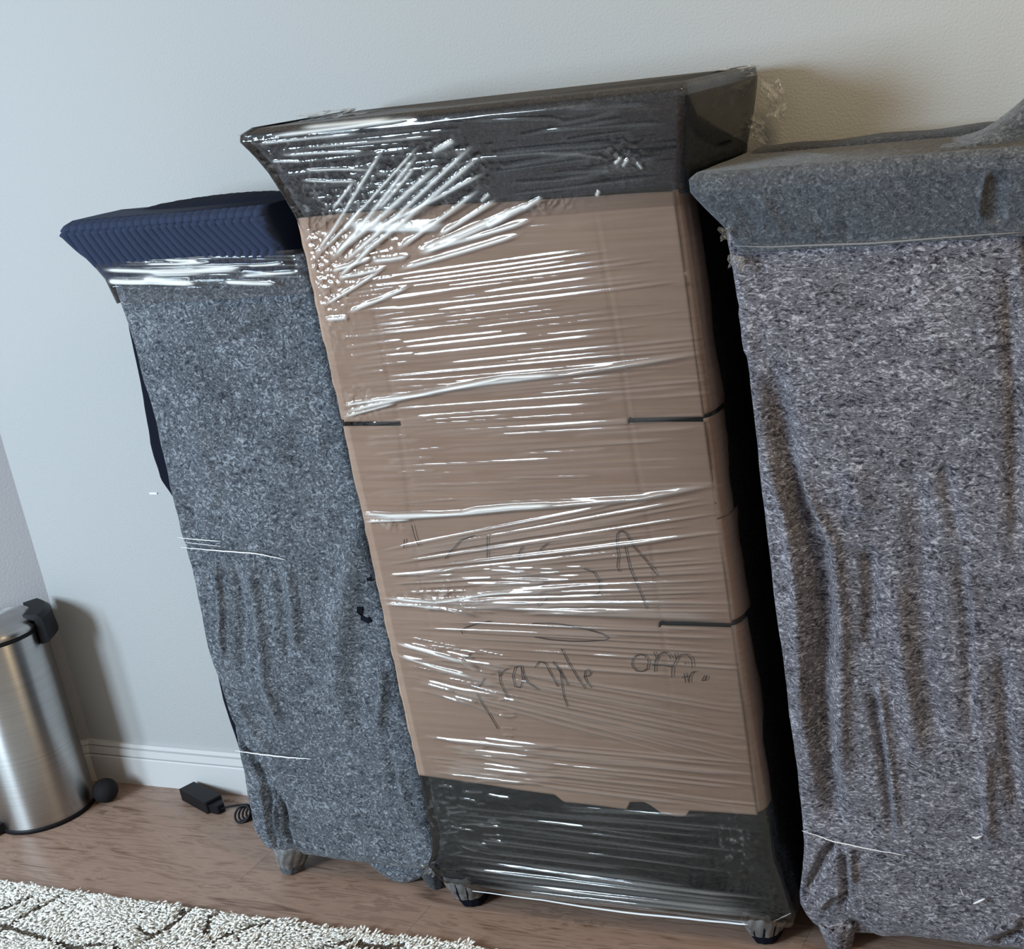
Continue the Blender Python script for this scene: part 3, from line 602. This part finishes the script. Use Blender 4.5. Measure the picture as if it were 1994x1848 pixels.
# marker writing (strokes traced on the board)
K = 1994 / 820.0
S = [[(1230,275),(1219,250),(1225,200),(1216,150),(1218,100),(1228,85),(1240,82),(1262,95),(1300,160),(1350,215),(1415,298)], [(1255,150),(1280,260),(1310,330),(1340,400),(1360,450)],
     [(248,55),(262,110),(282,155)], [(213,120),(210,165)], [(605,105),(605,215)], [(540,105),(480,125),(430,180),(405,215)], [(850,200),(860,165),(890,140)], [(770,155),(750,200),(765,235)],
     [(1060,260),(1110,280),(1140,330),(1135,370),(1110,395)], [(890,400),(870,425),(850,440),(840,415)],
     [(620,510),(560,520),(500,540),(480,555),(490,570)], [(820,520),(900,520),(960,525),(1080,550),(1150,570),(1182,590),(1160,600),(1080,605),(1000,605),(900,597),(830,585)],
     [(530,660),(505,680),(500,700)], [(590,780),(575,810),(555,828),(535,815)], [(555,850),(580,900),(620,960),(655,1020)],
     [(660,740),(665,800),(690,850),(705,885)], [(665,770),(680,745),(700,735)], [(765,720),(735,730),(725,770),(735,820),(760,825),(772,790),(765,720),(775,760),(795,800),(850,835)],
     [(830,730),(850,700),(880,710),(900,750),(940,820)], [(915,700),(950,750),(965,860),(985,915)], [(955,640),(985,700),(1040,790),(1070,830)], [(935,720),(990,815)], [(1062,770),(1085,770),(1095,755),(1085,738),(1068,745),(1065,775),(1078,800),(1100,825)],
     [(1325,668),(1350,672),(1368,700),(1362,735),(1340,748),(1310,745),(1290,720),(1292,690),(1308,674),(1325,668)], [(1393,655),(1405,680),(1398,710),(1398,750)], [(1402,700),(1420,665),(1445,655),(1465,670),(1475,688)], [(1388,718),(1440,718),(1478,726)],
     [(1493,660),(1500,690),(1480,730),(1478,775)], [(1497,690),(1520,668),(1550,668),(1572,690),(1576,730)], [(1540,706),(1546,714)], [(1538,758),(1545,800)], [(1528,776),(1560,770)], [(1560,800),(1563,770),(1575,752),(1592,748)], [(1622,790),(1634,768),(1645,775),(1640,790),(1622,790)]]
for st in S:
    pts = [(700 + x / K, 1000 + y_ / K) for x, y_ in st]; V, Fc = ribbon(line(pts, 1.963), 1.9625, 0.0016)
    sub(mesh_obj('marker_stroke', V, Fc, M_ink, cabM, smooth=False), card)

# stretch film: one thin skin round the whole cabinet, its wrinkles real relief, brightest streaks also whitened as painted highlights
FL = []; FW = []
def fam(n, a0, a1, b0, b1, wmm, amm, lmin=0.25, lmax=0.9, jit=4, seed=0, Y=1.962, u0=0.0, u1=1.0):
    rs = np.random.RandomState(seed)
    for k in range(n):
        t = (k + rs.uniform(-.4, .4)) / max(1, n - 1); t = min(max(t, 0), 1)
        p0 = np.array(a0) * (1 - t) + np.array(b0) * t; p1 = np.array(a1) * (1 - t) + np.array(b1) * t
        Ln = rs.uniform(lmin, lmax) * (u1 - u0); s = u0 + rs.uniform(0, max(0.001, (u1 - u0) - Ln)); q0 = p0 + (p1 - p0) * s; q1 = p0 + (p1 - p0) * (s + Ln); mid = (q0 + q1) / 2
        q0[1] += rs.uniform(-jit, jit) * .5; q1[1] += rs.uniform(-jit, jit) * .5; mid[1] = (q0[1] + q1[1]) / 2 + rs.uniform(-1.5, 1.5)
        FL.append((line([q0, mid, q1], Y), wmm * 1e-3 * rs.uniform(.7, 1.4), amm * 1e-3 * rs.uniform(.5, 1.3)))
fam(62, (620, 560), (1380, 455), (700, 985), (1410, 965), 1.9, 0.75, seed=1)
fam(34, (620, 500), (800, 470), (720, 985), (900, 975), 1.7, 0.7, .3, .9, seed=2)
fam(26, (715, 1075), (1440, 930), (745, 1165), (1450, 1150), 2.1, 1.35, .4, 1, seed=3)
fam(28, (740, 1110), (1150, 1100), (748, 1190), (1200, 1190), 1.9, 1.5, .2, .5, jit=14, seed=4)
fam(12, (745, 1172), (1460, 1150), (750, 1185), (1460, 1212), 2.0, 1.5, .5, 1, seed=5)
fam(14, (755, 1200), (1460, 1230), (765, 1280), (1470, 1330), 1.9, 1.2, .3, .9, seed=6)
fam(18, (765, 1270), (1470, 1380), (780, 1330), (1490, 1520), 1.9, 1.3, .4, .95, seed=7)
fam(26, (768, 1240), (1000, 1275), (780, 1335), (1000, 1400), 1.9, 1.6, .2, .7, jit=8, seed=17)
fam(26, (800, 1425), (1100, 1455), (820, 1505), (1100, 1540), 1.8, 1.6, .2, .8, jit=6, seed=18)
fam(5, (965, 1362), (1010, 1366), (975, 1432), (998, 1436), 1.3, 1.0, .7, 1, jit=1, seed=19)
fam(18, (800, 1425), (1490, 1490), (820, 1505), (1500, 1590), 1.9, 1.1, .3, .9, seed=8)
fam(26, (830, 1520), (1000, 1535), (850, 1650), (1000, 1670), 1.7, 1.6, .1, .35, jit=10, seed=9)
fam(18, (835, 1540), (1500, 1600), (850, 1650), (1510, 1740), 1.9, 1.2, .4, .9, jit=16, seed=10)
fam(16, (870, 1662), (1520, 1745), (890, 1735), (1525, 1800), 2.6, 2.3, .5, 1, jit=3, seed=11)
fam(26, (490, 262), (1320, 180), (600, 420), (1000, 385), 2.4, 1.3, .15, .6, jit=6, seed=12, Y=1.94, u0=0, u1=.62)
fam(16, (920, 215), (1320, 185), (920, 390), (1330, 350), 3.0, 0.9, .3, .8, jit=20, seed=13, Y=1.94)
k2 = 660 / 1994.0
for a, b, w, am in [((500,1150),(980,500),2.6,2.2), ((520,1145),(1190,480),2.2,1.8), ((610,1165),(1170,540),3.2,2.6), ((610,1150),(1290,600),3.8,3.0), ((660,1200),(1500,480),3.2,2.6), ((740,1170),(1540,540),3.4,2.6), ((850,1000),(1540,650),2.8,2.2), ((990,1110),(1500,750),3,2.4),
                    ((1230,1030),(1590,810),3,2.4), ((1110,1120),(1710,860),3,2.4), ((1130,1140),(1820,830),3.6,2.8), ((1120,1130),(1780,940),3.2,2.4), ((1000,1230),(1720,1020),3,2), ((650,1270),(850,1090),2.4,2), ((600,1240),(840,1160),2.6,2), ((640,1280),(920,1220),2.4,1.8), ((560,1440),(900,1230),2.2,1.6),
                    ((1260,520),(1400,450),3.5,2.4), ((690,960),(1280,965),6.0,4.5), ((720,985),(1240,990),4.0,3.0), ((840,1180),(1060,1150),3,2.4), ((700,1480),(1060,1330),2.6,1.8), ((570,1520),(700,1510),3,2), ((630,870),(780,700),2.4,2.2), ((680,1000),(800,860),2.4,2.2), ((1520,980),(1680,890),3.4,2.6), ((900,870),(1150,610),2.6,2)]:
    q = [(440 + a[0] * k2, 120 + a[1] * k2), (440 + (a[0] + b[0]) / 2 * k2, 120 + (a[1] + b[1]) / 2 * k2 + 1.5), (440 + b[0] * k2, 120 + b[1] * k2)]
    FL.append((line(q, 1.955), w * 1.25e-3, am * 0.9e-3)); FW.append((line(q, 1.955), w * 0.8e-3, 0.85))
ROPES = [([(665,805),(720,790),(800,772),(880,756),(950,746),(1110,728),(1250,707),(1372,687)], 4.2, 3.6), ([(668,790),(740,778),(850,765)], 3.0, 2.6), ([(860,760),(980,735),(1090,728)], 3.4, 3.0), ([(668,812),(770,785)], 2.6, 2.2),
         ([(705,1008),(800,1006),(900,1000),(1000,990),(1080,985),(1250,970),(1400,943)], 4.6, 4.2), ([(706,1000),(760,1003),(860,1000)], 3.4, 3), ([(710,1016),(800,1012)], 2.4, 2.6), ([(900,995),(1000,985),(1080,982)], 3.4, 3),
         ([(770,1252),(830,1268),(900,1288),(930,1305)], 4, 3), ([(772,1275),(850,1300),(920,1318)], 3, 2.6), ([(750,1175),(800,1178),(860,1185),(930,1200)], 3.4, 3), ([(745,1165),(850,1172),(1000,1150),(1160,1140)], 3, 2.8)]
for p, w, a in ROPES: FL.append((line(p, 1.962), w * 1e-3, a * 1e-3)); FW.append((line(p[:max(3, len(p) - 2)], 1.962), w * 0.5e-3, 0.9))
for p, w, a, f in [([(545,262),(680,246),(830,226)], 3.2, 2.4, .9), ([(600,246),(700,236),(780,228)], 3.0, 2.4, .9), ([(520,277),(600,268),(720,256)], 2.2, 1.8, .6), ([(560,300),(640,295),(720,292)], 2.2, 1.8, .6), ([(540,312),(600,312)], 2, 1.6, .6),
                   ([(600,330),(660,328),(730,330)], 2.2, 1.8, .55), ([(590,350),(650,353),(700,352)], 2.2, 1.8, .55), ([(610,285),(760,272),(860,262)], 2, 1.5, .4), ([(880,322),(950,306),(1050,298),(1130,300),(1200,312)], 2.4, 0.9, .06),
                   ([(1198,320),(1212,305)], 2.4, 1.8, .7), ([(1212,325),(1226,308)], 2.4, 1.8, .6), ([(1240,315),(1250,330)], 2.2, 1.6, .6), ([(930,395),(950,378)], 3, 2, .7), ([(1010,410),(1050,385)], 3, 2.2, .8), ([(1155,385),(1162,372)], 3, 2, .8), ([(975,420),(1020,400)], 3, 2, .7)]:
    FL.append((line(p, 1.945), w * 1e-3, a * 1e-3)); FW.append((line(p, 1.945), w * 0.8e-3, f))
fz = np.concatenate([np.linspace(0.052, 1.36, 760), np.linspace(1.3615, 1.52, 150)])
def dispF(X, Z):
    h = ridges(X, Z, FL)
    cr = lambda x, y_, rx, rz, Y=1.955: np.exp(-((X - at(x, y_, Y)[0]) / rx) ** 2 - ((Z - at(x, y_, Y)[1]) / rz) ** 2)
    m1 = cr(700, 400, 0.10, 0.07) + cr(610, 530, 0.05, 0.10) + 0.8 * cr(690, 790, 0.035, 0.03) + 0.7 * cr(760, 1022, 0.03, 0.012) + 0.8 * cr(860, 1170, 0.09, 0.02) + 0.6 * cr(860, 330, 0.09, 0.05) + 0.5 * cr(1215, 310, 0.04, 0.03) + 0.6 * cr(560, 290, 0.05, 0.03) + 0.5 * cr(1050, 400, 0.05, 0.012) + 0.4 * cr(860, 1600, 0.03, 0.08) + 0.6 * cr(1430, 1650, 0.03, 0.05)
    m1 = np.clip(m1, 0, 1)
    nz_ = vnoise(X, Z, 0.007, 91) + 0.6 * vnoise(X, Z, 0.0035, 92)
    fine = vnoise(X, Z, (0.16, 0.0045), 93) * 0.00012 + vnoise(X, Z, (0.08, 0.0025), 94) * 0.00004
    crum = m1 * 0.0011 * nz_
    return h + crum + fine, np.clip(h / 0.0035, 0, 1) * 0.7 + m1 * np.clip(nz_, 0, 1) ** 2 * 0.9 + 2.6 * ridges(X, Z, FW)  # FW adds white haze: window highlights put into the film colour
shell('stretch_wrap', fz, xlM(fz) - 0.004, xrM(fz) + 0.004, yfM(fz) - 0.0115, 2.235, 0.012, 380, 8, M_film, cabM, dispF, caps=False, attr=True, back=False)
# loose ends of film at the cornice corners
crumple(cabM, 'film_tail', (-0.777, 2.235, 1.462), (0.024, 0.014, 0.036), 3, att0=0.5); crumple(cabM, 'film_tail', (-0.812, 2.236, 1.420), (0.018, 0.010, 0.028), 5, att0=0.2)
crumple(cabM, 'film_tail', (-0.83, 2.20, 1.512), (0.045, 0.03, 0.010), 6, att0=0.3); crumple(cabM, 'film_tail', (-1.592, 1.935, 1.506), (0.010, 0.006, 0.006), 8, att0=0.6)
crumple(cabM, 'film_tail', (-1.50, 2.05, 1.522), (0.06, 0.03, 0.008), 9, att0=0.25); crumple(cabM, 'film_tail', (-1.566, 1.965, 0.090), (0.020, 0.010, 0.014), 11, att0=0.3)
strand(cabM, [(920,1735),(1050,1752),(1200,1775),(1350,1790),(1450,1800),(1500,1797),(1540,1778)], 1.968, 0.0022)
foot(cabM, -1.515, 2.0, M_black, 0.034, 0.06, 11, lean=0.15); foot(cabM, -0.885, 2.0, M_black, 0.034, 0.06, 12, lean=0.0); foot(cabM, -1.50, 2.22, M_black, 0.032, 0.06, 13, False); foot(cabM, -0.88, 2.22, M_black, 0.032, 0.06, 14, False)

# ---- right cabinet
RYF = 1.97
cabR = thing('wrapped_cabinet', (-0.56, 2.12, 0), 'right cabinet wholly draped in pale grey felt with long vertical folds', 'cabinet', 'blanket-wrapped cabinets along the wall')
Rxl = [(b, a) for a, b in line([(1412,480),(1428,560),(1460,800),(1500,1150),(1545,1500),(1560,1650),(1558,1700),(1551,1745),(1553,1765),(1572,1800),(1590,1825)], RYF)]
FR = [(line(p, RYF), w, a) for p, w, a in [
    ([(1498,690),(1512,790),(1530,900),(1560,1000),(1592,1070),(1602,1200),(1592,1330),(1600,1450),(1618,1560),(1622,1620)], 0.019, -0.017), ([(1540,880),(1580,980),(1625,1060),(1640,1200),(1640,1400),(1640,1560)], 0.012, 0.008), ([(1490,880),(1530,1000),(1552,1150),(1560,1350),(1590,1550)], 0.012, 0.007),
    ([(1690,1060),(1694,1160),(1690,1270)], 0.012, -0.008), ([(1696,1330),(1712,1430),(1725,1530),(1738,1640)], 0.010, -0.008), ([(1708,1300),(1724,1430),(1738,1530),(1750,1640)], 0.008, 0.006), ([(1660,900),(1680,1000)], 0.02, 0.004),
    ([(1836,900),(1850,980),(1862,1060)], 0.012, -0.005), ([(1868,1060),(1888,1250),(1892,1450)], 0.013, -0.006), ([(1882,1080),(1898,1250),(1906,1450)], 0.010, 0.004), ([(1780,900),(1790,1100),(1800,1300),(1830,1500)], 0.020, -0.006), ([(1740,1100),(1760,1300),(1790,1500)], 0.016, 0.006),
    ([(1950,1250),(1960,1450),(1985,1600)], 0.014, -0.008), ([(1920,1450),(1925,1650)], 0.010, 0.006), ([(1565,1745),(1595,1690),(1616,1645)], 0.008, -0.010), ([(1640,1660),(1646,1720),(1640,1780)], 0.007, -0.008), ([(1656,1650),(1662,1720)], 0.007, 0.006), ([(1590,1770),(1620,1740),(1650,1735)], 0.006, 0.007),
    ([(1560,1618),(1615,1637),(1700,1655),(1760,1665)], 0.005, -0.005), ([(1620,1640),(1612,1680)], 0.006, -0.006), ([(1900,1830),(1994,1790)], 0.010, 0.008), ([(1940,1848),(1994,1822)], 0.008, -0.008), ([(1430,600),(1450,700)], 0.02, 0.004), ([(1962,500),(1975,800),(1980,1100)], 0.012, -0.006)]]
rz = np.linspace(0.038, 1.292, 360)
def dispR(X, Z): return 1.9 * ridges(X, Z, FR) + 0.003 * vnoise(X, Z, 0.08, 121) + 0.0012 * vnoise(X, Z, 0.025, 122) - 0.012 * ss((0.062 - Z) / 0.03)
def botR(X, Z):  # hem rises beside the foot
    g = ss((0.14 - Z) / 0.10); return g * (0.030 * np.exp(-((X + 0.705) / 0.022) ** 2) + 0.012 * ss((X + 0.69) / 0.08) - 0.004)
shell('felt_blanket', rz, interp(rz, Rxl), np.full(360, -0.335), interp(rz, [(0.03, 1.985), (0.08, 1.972), (1.2, 1.97), (1.29, 1.966)]), 2.262, 0.018, 170, 10, M_felt_r, cabR, dispR, noise=0.0012, seed=123, ztop=botR)
cz = np.linspace(1.262, 1.386, 70)
cxl = interp(cz, [(1.262, -0.772), (1.285, -0.774), (1.305, -0.784), (1.335, -0.806), (1.36, -0.824), (1.378, -0.826), (1.386, -0.816)])
cyf = interp(cz, [(1.262, 1.962), (1.285, 1.958), (1.31, 1.950), (1.36, 1.935), (1.378, 1.938), (1.386, 1.948)])
FC = [(line(p, 1.94), w, a) for p, w, a in [([(1926,330),(1915,360),(1907,400),(1905,430)], 0.0035, 0.008), ([(1945,330),(1935,400),(1930,440)], 0.010, -0.007), ([(1600,440),(1590,470)], 0.008, -0.003), ([(1640,430),(1645,470)], 0.010, -0.004), ([(1480,380),(1520,470)], 0.008, 0.003), ([(1440,400),(1470,460)], 0.008, -0.003), ([(1420,478),(1600,475),(1994,452)], 0.005, -0.003)]]
def dispC2(X, Z): return ridges(X, Z, FC) + 0.0015 * vnoise(X, Z, 0.04, 131)
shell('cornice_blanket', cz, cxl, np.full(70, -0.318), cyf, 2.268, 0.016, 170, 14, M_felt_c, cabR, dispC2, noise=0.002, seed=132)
# blanket gathered up into a peak at the right end of the top
V = []; n1, n2 = 30, 16
for i in range(n1):
    t = i / (n1 - 1); x = -0.46 + 0.155 * t; hgt = 0.072 * (t / 0.86) ** 1.9 if t < 0.86 else 0.072 * (1 - ((t - 0.86) / 0.14) ** 2)
    for k in range(n2):
        a = math.pi * k / (n2 - 1); V.append((x, 2.10 - 0.13 * math.cos(a) * (1 - 0.35 * t) + 0.02 * t, 1.383 + (hgt + 0.004) * math.sin(a) ** 0.8 + 0.003 * math.sin(9 * a + 30 * x)))
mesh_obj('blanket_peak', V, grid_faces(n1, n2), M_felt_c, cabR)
V = []
for i in range(40):
    t = i / 39; x = -0.80 + 0.42 * t
    for k in range(8):
        a = math.pi * k / 7; V.append((x, 2.20 - 0.045 * math.cos(a), 1.384 + (0.008 + 0.006 * t) * math.sin(a) + 0.0015 * math.sin(40 * x)))
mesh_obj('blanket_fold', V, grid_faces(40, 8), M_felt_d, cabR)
crumple(cabR, 'film_tail', (-0.772, 1.95, 1.255), (0.007, 0.006, 0.014), 21, att0=0.6); crumple(cabR, 'film_tail', (-0.758, 1.948, 1.247), (0.008, 0.006, 0.014), 22, att0=0.6); crumple(cabR, 'film_tail', (-0.775, 1.945, 1.295), (0.010, 0.005, 0.012), 23, att0=0.15)
strand(cabR, [(1432,479),(1500,481),(1600,477),(1700,474),(1850,462),(1994,452)], 1.954, 0.0017, 'hem_edge', M_hem)
strand(cabR, [(1562,1618),(1600,1630),(1616,1637),(1700,1655),(1765,1666)], RYF - 0.004, 0.0012); strand(cabR, [(1895,1760),(1905,1756),(1918,1750)], RYF - 0.006, 0.0022); strand(cabR, [(1893,1630),(1902,1632),(1912,1628)], RYF - 0.006, 0.0022); strand(cabR, [(1870,1730),(1877,1745)], RYF - 0.006, 0.0010)
foot(cabR, -0.745, 1.998, M_felt_r, 0.028, 0.05, 21, False); foot(cabR, -0.38, 2.0, M_felt_r, 0.03, 0.05, 22, False); foot(cabR, -0.74, 2.22, M_felt_r, 0.028, 0.05, 23, False); foot(cabR, -0.38, 2.22, M_felt_r, 0.028, 0.05, 24, False)
